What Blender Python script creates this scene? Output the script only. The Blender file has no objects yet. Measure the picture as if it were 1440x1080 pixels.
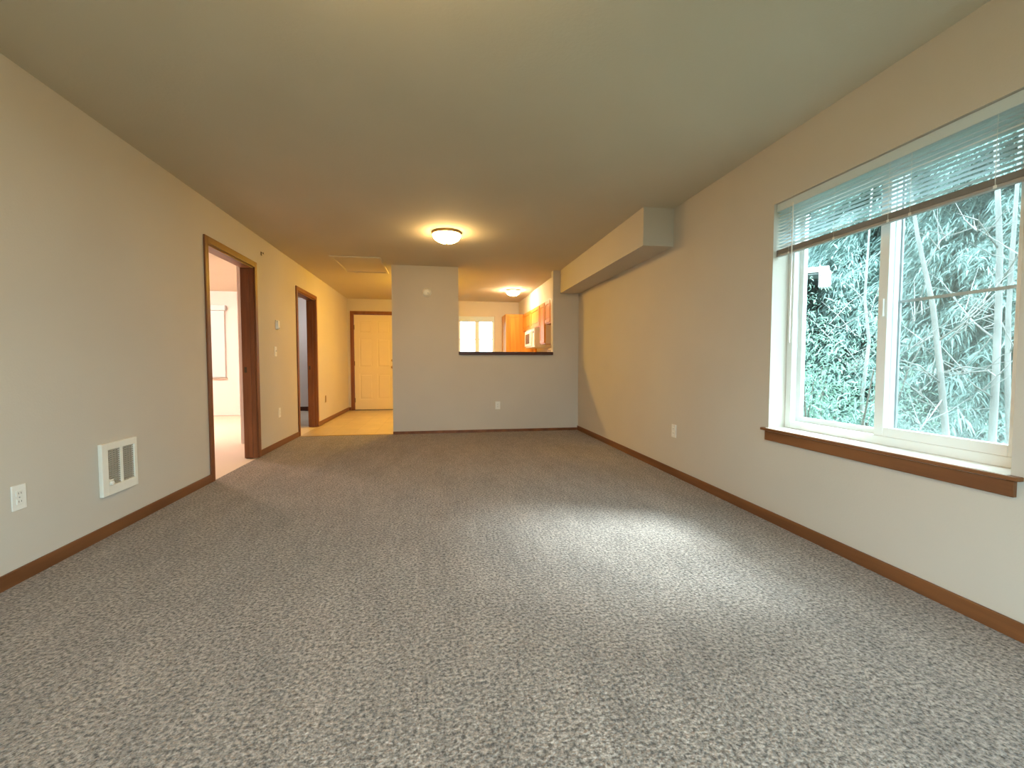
import bpy, bmesh, math, random
import numpy as np
from mathutils import Vector, Matrix
random.seed(7)
rng = np.random.default_rng(11)
S = bpy.context.scene
COL = S.collection

# ------------------------------------------------------------------ camera
CAM_H = 1.0297
YAW, PITCH, ROLL, FPX = 0.16238, 0.04587, 0.000277, 628.08
cd = bpy.data.cameras.new('camera'); cam = bpy.data.objects.new('camera', cd); COL.objects.link(cam)
cy, sy, cp, sp, cr, sr = math.cos(YAW), math.sin(YAW), math.cos(PITCH), math.sin(PITCH), math.cos(ROLL), math.sin(ROLL)
A_ = np.array([[cy, -sy, 0], [0, 0, -1], [sy, cy, 0]])
B_ = np.array([[1, 0, 0], [0, cp, -sp], [0, sp, cp]])
C_ = np.array([[cr, -sr, 0], [sr, cr, 0], [0, 0, 1]])
R_ = C_ @ B_ @ A_
right, up, back = R_[0], -R_[1], -R_[2]
cam.matrix_world = Matrix(((right[0], up[0], back[0], 0), (right[1], up[1], back[1], 0), (right[2], up[2], back[2], CAM_H), (0, 0, 0, 1)))
cd.sensor_width = 36; cd.lens = FPX / 1440 * 36; cd.clip_start = 0.02; cd.clip_end = 300
S.camera = cam

# ------------------------------------------------------------------ sky, exposure
SKY = 14.0
LAMP = 104.0
SUN = 13.0
w = bpy.data.worlds.new('overcast_sky'); S.world = w; w.use_nodes = True
nt = w.node_tree; bg = nt.nodes['Background']
tc = nt.nodes.new('ShaderNodeTexCoord'); sx = nt.nodes.new('ShaderNodeSeparateXYZ'); rp = nt.nodes.new('ShaderNodeValToRGB')
nt.links.new(tc.outputs['Generated'], sx.inputs[0]); nt.links.new(sx.outputs['Z'], rp.inputs[0]); nt.links.new(rp.outputs[0], bg.inputs[0])
rp.color_ramp.elements[0].position = 0.0; rp.color_ramp.elements[0].color = (0.35, 0.47, 0.55, 1)
rp.color_ramp.elements[1].position = 0.9; rp.color_ramp.elements[1].color = (0.68, 0.87, 1.0, 1)
bg.inputs[1].default_value = SKY
sd = bpy.data.lights.new('hazy_sun', 'SUN'); sd.energy = SUN; sd.angle = 0.32; sd.color = (0.80, 0.92, 1.0)
so = bpy.data.objects.new('hazy_sun', sd); COL.objects.link(so); so.location = (12, -3, 11)
so.rotation_euler = Vector((-0.92, 0.23, -0.98)).to_track_quat('-Z', 'Y').to_euler()
S.view_settings.view_transform = 'Standard'; S.view_settings.look = 'None'
S.view_settings.gamma = 1; S.view_settings.use_curve_mapping = False
S.view_settings.exposure = 0.0
S.cycles.max_bounces = 10; S.cycles.diffuse_bounces = 6; S.cycles.transparent_max_bounces = 24
S.cycles.sample_clamp_indirect = 6

# ------------------------------------------------------------------ materials
def mat(name, col, rough=0.6, metal=0.0, spec=0.4):
    m = bpy.data.materials.new(name); m.use_nodes = True
    b = m.node_tree.nodes['Principled BSDF']
    b.inputs['Base Color'].default_value = (*col, 1); b.inputs['Roughness'].default_value = rough
    b.inputs['Metallic'].default_value = metal; b.inputs['Specular IOR Level'].default_value = spec
    return m
def nn(m, t): return m.node_tree.nodes.new(t)
def lk(m, a, b): m.node_tree.links.new(a, b)
def noise_mat(name, c1, c2, scale, rough=0.7, bump=0.1, bscale=None, stretch=(1, 1, 1), dist=0.002, detail=3, lo=0.35, hi=0.65, spec=0.3):
    m = mat(name, c1, rough, 0, spec); b = m.node_tree.nodes['Principled BSDF']
    t = nn(m, 'ShaderNodeTexCoord'); mp = nn(m, 'ShaderNodeMapping'); mp.inputs['Scale'].default_value = stretch
    lk(m, t.outputs['Object'], mp.inputs[0])
    n = nn(m, 'ShaderNodeTexNoise'); n.inputs['Scale'].default_value = scale; n.inputs['Detail'].default_value = detail
    lk(m, mp.outputs[0], n.inputs['Vector'])
    r = nn(m, 'ShaderNodeValToRGB'); r.color_ramp.elements[0].position = lo; r.color_ramp.elements[1].position = hi
    r.color_ramp.elements[0].color = (*c1, 1); r.color_ramp.elements[1].color = (*c2, 1)
    lk(m, n.outputs['Fac'], r.inputs[0]); lk(m, r.outputs[0], b.inputs['Base Color'])
    if bump:
        n2 = nn(m, 'ShaderNodeTexNoise'); n2.inputs['Scale'].default_value = bscale or scale; n2.inputs['Detail'].default_value = 2
        lk(m, mp.outputs[0], n2.inputs['Vector'])
        bp = nn(m, 'ShaderNodeBump'); bp.inputs['Strength'].default_value = bump; bp.inputs['Distance'].default_value = dist
        lk(m, n2.outputs['Fac'], bp.inputs['Height']); lk(m, bp.outputs[0], b.inputs['Normal'])
    return m
M_WALL = noise_mat('wall_paint', (0.56, 0.505, 0.43), (0.585, 0.53, 0.45), 1.2, 0.75, 0.25, 90, dist=0.002)
M_CEIL = noise_mat('ceiling_paint', (0.57, 0.515, 0.40), (0.60, 0.54, 0.42), 1.0, 0.85, 0.3, 60, dist=0.003)
M_BED = mat('bedroom_paint', (0.80, 0.72, 0.68), 0.8)
M_WOOD = noise_mat('stained_fir_trim', (0.15, 0.052, 0.018), (0.24, 0.09, 0.03), 9, 0.42, 0.1, 40, (1, 1, 1), 0.001, 4)
M_WOODV = noise_mat('stained_fir_upright', (0.16, 0.052, 0.018), (0.25, 0.088, 0.03), 14, 0.42, 0.1, 40, (1, 1, 0.08), 0.001, 4)
M_WOODH = noise_mat('stained_fir_level', (0.14, 0.052, 0.018), (0.22, 0.088, 0.03), 14, 0.42, 0.1, 40, (1, 0.08, 1), 0.001, 4)
M_DARKWOOD = noise_mat('dark_stained_wood', (0.05, 0.018, 0.010), (0.09, 0.03, 0.015), 10, 0.4, 0.05, 40, (0.1, 1, 1))
M_OAK = noise_mat('honey_oak', (0.52, 0.20, 0.025), (0.66, 0.29, 0.045), 16, 0.4, 0.05, 40, (1, 1, 0.08))
M_OAKSIDE = mat('pale_cabinet_side', (0.72, 0.58, 0.42), 0.5)
M_WHITE = mat('white_plastic', (0.80, 0.78, 0.72), 0.35)
M_VINYL = mat('window_vinyl', (0.82, 0.83, 0.80), 0.35)
M_SILL = mat('painted_sill', (0.82, 0.79, 0.72), 0.4)
M_ENAMEL = mat('white_enamel', (0.82, 0.79, 0.70), 0.35)
M_DARK = mat('dark_recess', (0.06, 0.05, 0.04), 0.7)
M_FIN = mat('heater_fin', (0.42, 0.38, 0.31), 0.5)
M_BRASS = mat('brass', (0.62, 0.42, 0.16), 0.3, 0.9)
M_BRONZE = mat('aged_bronze', (0.10, 0.07, 0.04), 0.45, 0.7)
M_DOOR = mat('cream_door_paint', (0.76, 0.63, 0.39), 0.45)
M_TAN = mat('tan_plate', (0.30, 0.20, 0.10), 0.5)
M_BLIND = mat('blind_slat', (0.56, 0.64, 0.66), 0.45)
M_BACKLIT = mat('backlit_blind', (0.36, 0.33, 0.30), 0.5)  # backlit shade put into the colour of rail and gathered slats
M_STEEL = mat('grey_metal', (0.35, 0.36, 0.36), 0.4, 0.6)
M_COUNTER = mat('counter_laminate', (0.45, 0.38, 0.30), 0.4)
M_APPL = mat('appliance_white', (0.80, 0.74, 0.62), 0.3)
M_BLACKGL = mat('dark_glass', (0.05, 0.05, 0.045), 0.15)
M_FASCIA = mat('white_fascia', (0.72, 0.72, 0.70), 0.6)
M_SIDING = mat('grey_siding', (0.22, 0.24, 0.24), 0.7)
M_ROOF = noise_mat('roof_shingle', (0.06, 0.06, 0.06), (0.10, 0.10, 0.10), 12, 0.9, 0.2)
M_GROUND = noise_mat('forest_floor', (0.03, 0.04, 0.02), (0.07, 0.08, 0.035), 1.5, 0.95, 0.5, 8, dist=0.05)
M_BARK = noise_mat('conifer_bark', (0.10, 0.085, 0.07), (0.17, 0.145, 0.12), 20, 0.9, 0.5, 30, (1, 1, 0.2), 0.01)
M_ALDER = noise_mat('pale_alder_bark', (0.33, 0.325, 0.30), (0.20, 0.195, 0.18), 6, 0.85, 0.3, 30, (1, 1, 0.5), 0.005)

def carpet():
    m = mat('grey_taupe_carpet', (0.3, 0.27, 0.24), 0.95, 0, 0.1); b = m.node_tree.nodes['Principled BSDF']
    t = nn(m, 'ShaderNodeTexCoord')
    n1 = nn(m, 'ShaderNodeTexNoise'); n1.inputs['Scale'].default_value = 75; n1.inputs['Detail'].default_value = 3; n1.inputs['Roughness'].default_value = 0.7
    n2 = nn(m, 'ShaderNodeTexNoise'); n2.inputs['Scale'].default_value = 2.6; n2.inputs['Detail'].default_value = 3; n2.inputs['Distortion'].default_value = 0.0
    mp = nn(m, 'ShaderNodeMapping'); mp.inputs['Scale'].default_value = (1.8, 0.6, 1); mp.inputs['Rotation'].default_value = (0, 0, -0.2)
    lk(m, t.outputs['Object'], n1.inputs['Vector']); lk(m, t.outputs['Object'], mp.inputs[0]); lk(m, mp.outputs[0], n2.inputs['Vector'])
    r1 = nn(m, 'ShaderNodeValToRGB'); e = r1.color_ramp.elements
    e[0].position = 0.37; e[0].color = (0.070, 0.055, 0.043, 1); e[1].position = 0.64; e[1].color = (0.43, 0.35, 0.295, 1)
    r2 = nn(m, 'ShaderNodeMapRange'); r2.inputs[1].default_value = 0.36; r2.inputs[2].default_value = 0.64; r2.inputs[3].default_value = 0.80; r2.inputs[4].default_value = 1.14
    mx = nn(m, 'ShaderNodeVectorMath'); mx.operation = 'SCALE'
    n3 = nn(m, 'ShaderNodeTexNoise'); n3.inputs['Scale'].default_value = 11; n3.inputs['Detail'].default_value = 3; lk(m, mp.outputs[0], n3.inputs['Vector'])
    sm = nn(m, 'ShaderNodeMath'); sm.operation = 'MULTIPLY_ADD'; sm.inputs[1].default_value = 0.5; lk(m, n3.outputs['Fac'], sm.inputs[0])
    sc_ = nn(m, 'ShaderNodeMath'); sc_.operation = 'MULTIPLY'; sc_.inputs[1].default_value = 0.5; lk(m, n2.outputs['Fac'], sc_.inputs[0]); lk(m, sc_.outputs[0], sm.inputs[2])
    lk(m, n1.outputs['Fac'], r1.inputs[0]); lk(m, sm.outputs[0], r2.inputs[0])
    lk(m, r1.outputs[0], mx.inputs[0]); lk(m, r2.outputs[0], mx.inputs['Scale']); lk(m, mx.outputs[0], b.inputs['Base Color'])
    v = nn(m, 'ShaderNodeTexVoronoi'); v.inputs['Scale'].default_value = 110; lk(m, t.outputs['Object'], v.inputs['Vector'])
    ad = nn(m, 'ShaderNodeMath'); ad.operation = 'SUBTRACT'; lk(m, n1.outputs['Fac'], ad.inputs[0]); lk(m, v.outputs['Distance'], ad.inputs[1])
    bp = nn(m, 'ShaderNodeBump'); bp.inputs['Strength'].default_value = 0.7; bp.inputs['Distance'].default_value = 0.008
    lk(m, ad.outputs[0], bp.inputs['Height']); lk(m, bp.outputs[0], b.inputs['Normal'])
    b.inputs['Sheen Weight'].default_value = 0.25; b.inputs['Sheen Roughness'].default_value = 0.5
    return m
M_CARPET = carpet()
def vinyl_floor():
    m = mat('entry_vinyl', (0.6, 0.5, 0.36), 0.35); b = m.node_tree.nodes['Principled BSDF']
    t = nn(m, 'ShaderNodeTexCoord'); n = nn(m, 'ShaderNodeTexNoise'); n.inputs['Scale'].default_value = 5; n.inputs['Detail'].default_value = 5
    br = nn(m, 'ShaderNodeTexBrick'); br.inputs['Scale'].default_value = 3.2; br.offset = 0; br.inputs['Brick Width'].default_value = 1; br.inputs['Row Height'].default_value = 1
    br.inputs['Mortar Size'].default_value = 0.012; br.inputs['Color1'].default_value = (0.58, 0.46, 0.29, 1); br.inputs['Color2'].default_value = (0.53, 0.41, 0.25, 1); br.inputs['Mortar'].default_value = (0.43, 0.33, 0.20, 1)
    lk(m, t.outputs['Object'], n.inputs['Vector']); lk(m, t.outputs['Object'], br.inputs['Vector'])
    mr = nn(m, 'ShaderNodeMapRange'); mr.inputs[3].default_value = 0.85; mr.inputs[4].default_value = 1.15; lk(m, n.outputs['Fac'], mr.inputs[0])
    mx = nn(m, 'ShaderNodeVectorMath'); mx.operation = 'SCALE'; lk(m, br.outputs['Color'], mx.inputs[0]); lk(m, mr.outputs[0], mx.inputs['Scale'])
    lk(m, mx.outputs[0], b.inputs['Base Color']); return m
M_VINYLFLOOR = vinyl_floor()
M_BEDFLOOR = mat('pale_bedroom_floor', (0.72, 0.62, 0.50), 0.5)

def glass(name, tint=(1, 1, 1), refl=0.06):
    m = bpy.data.materials.new(name); m.use_nodes = True; t = m.node_tree; t.nodes.clear()
    o = t.nodes.new('ShaderNodeOutputMaterial'); a = t.nodes.new('ShaderNodeBsdfTransparent'); g = t.nodes.new('ShaderNodeBsdfGlossy'); x = t.nodes.new('ShaderNodeMixShader')
    a.inputs[0].default_value = (*tint, 1); g.inputs['Roughness'].default_value = 0.5; x.inputs[0].default_value = refl
    t.links.new(a.outputs[0], x.inputs[1]); t.links.new(g.outputs[0], x.inputs[2]); t.links.new(x.outputs[0], o.inputs[0]); return m
M_GLASS = glass('window_glass', (0.95, 1.0, 0.99), 0.012)
def screen_mat():
    m = bpy.data.materials.new('insect_mesh'); m.use_nodes = True; t = m.node_tree; t.nodes.clear()
    o = t.nodes.new('ShaderNodeOutputMaterial'); a = t.nodes.new('ShaderNodeBsdfTransparent'); g = t.nodes.new('ShaderNodeBsdfDiffuse'); x = t.nodes.new('ShaderNodeMixShader')
    g.inputs[0].default_value = (0.42, 0.46, 0.46, 1); x.inputs[0].default_value = 0.2
    t.links.new(a.outputs[0], x.inputs[1]); t.links.new(g.outputs[0], x.inputs[2]); t.links.new(x.outputs[0], o.inputs[0]); return m
M_SCREEN = screen_mat()
def emit(name, col, s):
    m = mat(name, (0.9, 0.85, 0.75), 0.4); b = m.node_tree.nodes['Principled BSDF']
    b.inputs['Emission Color'].default_value = (*col, 1); b.inputs['Emission Strength'].default_value = s; return m
WARM = (1.0, 0.64, 0.25)
M_LAMP = emit('lamp_glass_lit', WARM, LAMP)
M_LAMPNEAR = emit('near_lamp_glass_lit', (1.0, 0.68, 0.30), LAMP * 0.8)
M_LAMPENTRY = emit('entry_lamp_glass_lit', (1.0, 0.57, 0.045), LAMP * 2.6)
M_LAMPKIT = emit('kitchen_lamp_glass_lit', (1.0, 0.73, 0.44), LAMP * 2.0)
M_HALLGLOW = emit('closet_daylight_stand_in', (0.85, 0.93, 1.0), 70)  # added cool glow in place of daylight in the small far room
M_BEDGLOW = emit('bedroom_daylight_stand_in', (1.0, 0.76, 0.66), 680)  # added pinkish glow in place of the bedroom's daylight

def leaf_mat(name, cols):
    m = bpy.data.materials.new(name); m.use_nodes = True; t = m.node_tree; t.nodes.clear()
    o = t.nodes.new('ShaderNodeOutputMaterial'); d = t.nodes.new('ShaderNodeBsdfDiffuse'); tr = t.nodes.new('ShaderNodeBsdfTranslucent'); x = t.nodes.new('ShaderNodeMixShader'); x.inputs[0].default_value = 0.3
    g = t.nodes.new('ShaderNodeNewGeometry'); r = t.nodes.new('ShaderNodeValToRGB'); e = r.color_ramp.elements
    while len(e) < len(cols): e.new(0.5)
    for i, c in enumerate(cols): e[i].position = i / (len(cols) - 1); e[i].color = (*c, 1)
    t.links.new(g.outputs['Random Per Island'], r.inputs[0])
    t.links.new(r.outputs[0], d.inputs[0]); t.links.new(r.outputs[0], tr.inputs[0])
    t.links.new(d.outputs[0], x.inputs[1]); t.links.new(tr.outputs[0], x.inputs[2]); t.links.new(x.outputs[0], o.inputs[0]); return m
M_CEDAR = leaf_mat('cedar_sprays', [(0.22, 0.305, 0.275), (0.27, 0.37, 0.335), (0.33, 0.445, 0.40), (0.42, 0.54, 0.49)])
M_FIR = leaf_mat('fir_sprays', [(0.19, 0.265, 0.255), (0.24, 0.33, 0.315), (0.32, 0.42, 0.40)])
M_SHRUB = leaf_mat('shrub_leaves', [(0.20, 0.31, 0.25), (0.27, 0.40, 0.32), (0.36, 0.50, 0.40)])

# ------------------------------------------------------------------ mesh helpers
def link(name, me, m, parent=None):
    o = bpy.data.objects.new(name, me); COL.objects.link(o)
    if m and not me.materials: me.materials.append(m)
    if parent: o.parent = parent
    return o
class MB:
    def __init__(s): s.bm = bmesh.new()
    def box(s, x0, x1, y0, y1, z0, z1, bev=0):
        r = bmesh.ops.create_cube(s.bm, size=1); vs = r['verts']
        for v in vs: v.co = Vector(((x0 + x1) / 2 + v.co.x * (x1 - x0), (y0 + y1) / 2 + v.co.y * (y1 - y0), (z0 + z1) / 2 + v.co.z * (z1 - z0)))
        if bev:
            es = list({e for v in vs for e in v.link_edges}); bmesh.ops.bevel(s.bm, geom=es, offset=bev, segments=2, affect='EDGES', profile=0.5)
        return s
    def poly(s, pts, vec):
        vs = [s.bm.verts.new(p) for p in pts]; f = s.bm.faces.new(vs)
        r = bmesh.ops.extrude_face_region(s.bm, geom=[f]); ve = [g for g in r['geom'] if isinstance(g, bmesh.types.BMVert)]
        bmesh.ops.translate(s.bm, verts=ve, vec=vec); bmesh.ops.recalc_face_normals(s.bm, faces=s.bm.faces[:]); return s
    def lathe(s, prof, n=32, axis='z', c=(0, 0, 0)):
        rows = []
        for r, z in prof:
            row = []
            for i in range(n):
                a = 2 * math.pi * i / n; p = (r * math.cos(a), r * math.sin(a), z)
                if axis == 'y': p = (p[0], p[2], p[1])
                if axis == 'x': p = (p[2], p[0], p[1])
                row.append(s.bm.verts.new((p[0] + c[0], p[1] + c[1], p[2] + c[2])))
            rows.append(row)
        for a, b in zip(rows, rows[1:]):
            for i in range(n): s.bm.faces.new((a[i], a[(i + 1) % n], b[(i + 1) % n], b[i]))
        for row in (rows[0], rows[-1]): s.bm.faces.new(row)
        bmesh.ops.recalc_face_normals(s.bm, faces=s.bm.faces[:]); return s
    def tube(s, pts, rad, n=7):
        pts = [Vector(p) for p in pts]; rows = []
        for i, p in enumerate(pts):
            d = (pts[min(i + 1, len(pts) - 1)] - pts[max(i - 1, 0)]).normalized()
            u = d.orthogonal().normalized() if i == 0 else (u - d * u.dot(d)).normalized()
            v = d.cross(u); r = rad[i] if hasattr(rad, '__len__') else rad
            rows.append([s.bm.verts.new(p + (u * math.cos(2 * math.pi * k / n) + v * math.sin(2 * math.pi * k / n)) * r) for k in range(n)])
        for a, b in zip(rows, rows[1:]):
            for i in range(n): s.bm.faces.new((a[i], a[(i + 1) % n], b[(i + 1) % n], b[i]))
        s.bm.faces.new(rows[0]); s.bm.faces.new(rows[-1])
        bmesh.ops.recalc_face_normals(s.bm, faces=s.bm.faces[:]); return s
    def mesh(s, name, smooth=False):
        me = bpy.data.meshes.new(name); s.bm.to_mesh(me); s.bm.free()
        if smooth: me.polygons.foreach_set('use_smooth', [True] * len(me.polygons))
        return me
    def build(s, name, m, parent=None, smooth=False, off=None):
        if off is not None: bmesh.ops.translate(s.bm, verts=s.bm.verts[:], vec=-Vector(off))
        return link(name, s.mesh(name, smooth), m, parent)
def tag(o, label, cat=None, group=None, kind=None):
    o['label'] = label
    if cat: o['category'] = cat
    if group: o['group'] = group
    if kind: o['kind'] = kind
    return o
def empty(name, loc=(0, 0, 0)):
    o = bpy.data.objects.new(name, None); COL.objects.link(o); o.location = loc; o.empty_display_size = 0.1; return o
def struct(o, label, cat): return tag(o, label, cat, None, 'structure')
def copy_tree(o, parent=None):
    c = o.copy(); COL.objects.link(c); c.parent = parent
    for ch in o.children: copy_tree(ch, c)
    return c

# ------------------------------------------------------------------ room shell
XL, XR, YB, YE, H = -1.958, 2.127, 6.653, 10.23, 2.44
YR = -0.55                      # rear wall, behind the camera
XO = XR + 0.21                  # outside face of the right wall
D1 = (4.251, 5.235, 2.065)      # bedroom doorway in the left wall: y0, y1, height
D2 = (6.715, 7.66, 2.055)
PT = (0.292, 1.722, 1.158)      # pass-through opening x0, x1, sill height
W1 = (1.342, 2.598, 0.612, 2.046)

struct(MB().box(XL - 0.0, XR, YR, YB + 0.02, -0.12, 0).build('floor', M_CARPET), 'grey taupe cut pile carpet across the empty living room', 'floor')
struct(MB().box(XL, XR, YB + 0.02, YE + 0.2, -0.12, -0.004).build('floor', M_VINYLFLOOR), 'pale vinyl floor of the entry and kitchen, lit yellow', 'floor')
b = MB().box(-6.3, XL, 2.0, 10.6, -0.12, -0.006); struct(b.build('floor', M_BEDFLOOR), 'pale floor seen through the two doorways on the left', 'floor')
struct(MB().box(-6.4, XO, YR - 0.2, YE + 0.4, H, H + 0.12).build('ceiling', M_CEIL), 'plain painted ceiling running from living room to kitchen', 'ceiling')
T = 0.12
b = MB()
b.box(XL - T, XL, YR, D1[0], 0, H).box(XL - T, XL, D1[0], D1[1], D1[2], H).box(XL - T, XL, D1[1], D2[0], 0, H)
b.box(XL - T, XL, D2[0], D2[1], D2[2], H).box(XL - T, XL, D2[1], YE, 0, H)
struct(b.build('wall_left', M_WALL), 'long tan left wall with two wood-cased doorways', 'wall')
b = MB()
b.box(XR, XO, YR, W1[0], 0, H).box(XR, XO, W1[1], YE + 0.2, 0, H).box(XR, XO, W1[0], W1[1], 0, W1[2] - 0.02).box(XR, XO, W1[0], W1[1], W1[3], H)
struct(b.build('wall_right', M_WALL), 'tan right wall around the large sliding window', 'wall')
b = MB()
b.box(-0.66, PT[0], YB, YB + T, 0, H).box(PT[0], PT[1], YB, YB + T, 0, PT[2]).box(PT[1], XR, YB, YB + T, 0, H)
struct(b.build('wall_back', M_WALL), 'partition wall at the room end with an open pass-through to the kitchen', 'wall')
FD = (-1.845, -0.93, 2.115)       # front door opening x0 x1 height
KW = (0.44, 1.27, 1.02, 2.10)    # kitchen window
b = MB()
b.box(XL - T, FD[0], YE, YE + 0.16, 0, H).box(FD[0], FD[1], YE, YE + 0.16, FD[2], H).box(FD[1], KW[0], YE, YE + 0.16, 0, H)
b.box(KW[0], KW[1], YE, YE + 0.16, 0, KW[2]).box(KW[0], KW[1], YE, YE + 0.16, KW[3], H).box(KW[1], XR, YE, YE + 0.16, 0, H)
struct(b.build('wall_front', M_WALL), 'far wall holding the cream entry door and the kitchen window', 'wall')
RD = (-1.0, 1.5, 2.05)
b = MB()
b.box(XL - T, RD[0], YR - 0.16, YR, 0, H).box(RD[0], RD[1], YR - 0.16, YR, RD[2], H).box(RD[1], XO, YR - 0.16, YR, 0, H)
struct(b.build('wall_rear', M_WALL), 'wall behind the viewer with a patio opening', 'wall')
struct(MB().box(1.832, XR, 3.848, YE, 2.098, H).build('wall_soffit', M_WALL), 'boxed soffit below the ceiling along the right wall', 'soffit')
# rooms behind the left wall
b = MB()
b.box(-6.3, -6.18, 2.0, 9.6, 0, H).box(-6.3, -3.09, 9.6, 9.72, 0, H).box(-6.3, XL - T, 1.9, 2.0, 0, H)
struct(b.build('wall_bedroom', M_BED), 'bright pale bedroom walls beyond the nearer doorway', 'wall')
b = MB()
b.box(-2.51, XL - T, 6.18, 6.28, 0, H).box(-2.51, -2.45, 6.28, 8.4, 0, H).box(-3.15, -2.45, 8.34, 8.4, 0, H).box(-3.15, -3.09, 8.4, 10.42, 0, H).box(-3.15, XL, 10.3, 10.42, 0, H)
struct(b.build('wall_closet', M_BED), 'grey unlit walls beyond the farther doorway', 'wall')

# baseboards
def base(name, x0, x1, y0, y1, h, label, m=M_WOODH):
    b = MB(); b.box(x0, x1, y0, y1, 0, h, 0.003); return struct(b.build(name, m), label, 'baseboard')
bt = 0.013
base('baseboard_left', XL, XL + bt, YR, D1[0] - 0.057, 0.07, 'wood baseboard under the heater on the left wall')
base('baseboard_left', XL, XL + bt, D1[1] + 0.057, D2[0] - 0.057, 0.07, 'short wood baseboard between the two left doorways')
base('baseboard_left', XL, XL + bt, D2[1] + 0.057, YE, 0.07, 'wood baseboard along the entry wall left of the front door')
base('baseboard_right', XR - bt, XR, YR, YB, 0.07, 'long wood baseboard along the right wall below the window')
base('baseboard_back', -0.66, XR - bt, YB - bt, YB, 0.04, 'low dark baseboard of the partition wall', M_WOOD)
base('baseboard_front', XL + bt, FD[0] - 0.06, YE - bt, YE, 0.07, 'tiny wood baseboard left of the front door', M_WOOD)
base('baseboard_closet', -3.09, XL - T, 10.287, 10.3, 0.09, 'dark baseboard seen through the farther doorway', M_DARKWOOD)
struct(MB().box(PT[0] - 0.0, PT[1], YB - 0.03, YB + T + 0.03, PT[2], PT[2] + 0.047, 0.006).build('trim_1', M_DARKWOOD), 'dark wood ledge capping the pass-through sill', 'ledge')
struct(MB().box(XL, -0.66, YB - 0.005, YB + 0.03, 0, 0.005, 0.002).build('trim_2', M_BRASS), 'thin threshold strip where carpet meets entry vinyl', 'threshold')

# ------------------------------------------------------------------ doorways in the left wall
def doorway(name, d, label):
    r = empty(name, (XL, (d[0] + d[1]) / 2, 0)); struct(r, label, 'doorway'); off = r.location
    cw, ct = 0.057, 0.016
    for xs in ((XL, XL + ct), (XL - T - ct, XL - T)):
        for y0, y1 in ((d[0] - cw, d[0] + 0.004), (d[1] - 0.004, d[1] + cw)):
            MB().box(xs[0], xs[1], y0, y1, 0, d[2] + cw, 0.004).build('casing', M_WOODV, r, off=off)
        MB().box(xs[0], xs[1], d[0] - 0.0, d[1], d[2] - 0.004, d[2] + cw, 0.004).build('casing', M_WOODH, r, off=off)
    jt = 0.018
    for y0, y1, s in ((d[0], d[0] + jt, 1), (d[1] - jt, d[1], -1)):
        j = MB().box(XL - T, XL, y0, y1, 0, d[2] - jt).build('jamb', M_WOODV, r, off=off)
        ys = (y1, y1 + 0.011) if s > 0 else (y0 - 0.011, y0)
        MB().box(XL - 0.075, XL - 0.04, ys[0], ys[1], 0, d[2] - jt - 0.011, 0.002).build('stop', M_WOODV, j, off=off)
    MB().box(XL - T, XL, d[0], d[1], d[2] - jt, d[2]).build('jamb', M_WOODH, r, off=off)
    MB().box(XL - 0.11, XL - 0.085, d[1] - jt - 0.002, d[1] - jt, 0.93, 0.99).build('strike_plate', M_BRONZE, r, off=off)
    return r
doorway('door_1', D1, 'wood-cased open doorway to the bright bedroom, nearer on the left wall')
doorway('door_2', D2, 'wood-cased open doorway farther along the left wall by the entry')

# front door
r = empty('door_3', ((FD[0] + FD[1]) / 2, YE, 0)); struct(r, 'cream six-panel entry door in dark wood casing at the end of the hall', 'door'); off = r.location
for x0, x1 in ((FD[0] - 0.057, FD[0] + 0.004), (FD[1] - 0.004, FD[1] + 0.057)):
    MB().box(x0, x1, YE - 0.016, YE, 0, FD[2] + 0.057, 0.004).build('casing', M_WOODV, r, off=off)
MB().box(FD[0], FD[1], YE - 0.016, YE, FD[2] - 0.004, FD[2] + 0.057, 0.004).build('casing', M_WOOD, r, off=off)
for x0, x1 in ((FD[0], FD[0] + 0.018), (FD[1] - 0.018, FD[1])): MB().box(x0, x1, YE, YE + 0.16, 0, FD[2] - 0.018).build('jamb', M_WOODV, r, off=off)
MB().box(FD[0], FD[1], YE, YE + 0.16, FD[2] - 0.018, FD[2]).build('jamb', M_WOOD, r, off=off)
sx0, sx1, sy0 = FD[0] + 0.021, FD[1] - 0.021, YE + 0.02
sw = sx1 - sx0; b = MB(); st = 0.105
xs = [sx0, sx0 + st, sx0 + sw / 2 - 0.05, sx0 + sw / 2 + 0.05, sx1 - st, sx1]
zs = [0.012, 0.24, 0.80, 0.95, 1.58, 1.69, 1.96, FD[2] - 0.021]
for i in (0, 2, 4): b.box(xs[i], xs[i + 1], sy0, sy0 + 0.044, zs[0], zs[-1])
for i in (0, 2, 4, 6):
    for k in (1, 3): b.box(xs[k], xs[k + 1], sy0, sy0 + 0.044, zs[i], zs[i + 1])
slab = b.build('door_slab', M_DOOR, r, off=off)
for k in (1, 3):
    for i in (1, 3, 5):
        q = MB().box(xs[k], xs[k + 1], sy0 + 0.014, sy0 + 0.03, zs[i], zs[i + 1])
        q.box(xs[k] + 0.03, xs[k + 1] - 0.03, sy0 + 0.004, sy0 + 0.02, zs[i] + 0.03, zs[i + 1] - 0.03, 0.006)
        q.build('panel', M_DOOR, slab, off=off)
kx = sx1 - 0.065
MB().lathe([(0.032, 0), (0.032, -0.006), (0.012, -0.012), (0.012, -0.035), (0.026, -0.045), (0.029, -0.058), (0.02, -0.07), (0.004, -0.073)], 24, 'y', (kx, sy0, 0.95)).build('knob', M_BRASS, r, True, off)
MB().lathe([(0.03, 0), (0.03, -0.008), (0.022, -0.014), (0.004, -0.015)], 24, 'y', (kx, sy0, 1.10)).build('deadbolt', M_BRASS, r, True, off)
for z in (0.22, 1.03, 1.82): MB().lathe([(0.009, z - 0.05), (0.009, z + 0.05)], 12, 'z', (sx0 + 0.0, sy0 - 0.006, 0)).build('hinge', M_BRONZE, r, off=off)
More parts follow.
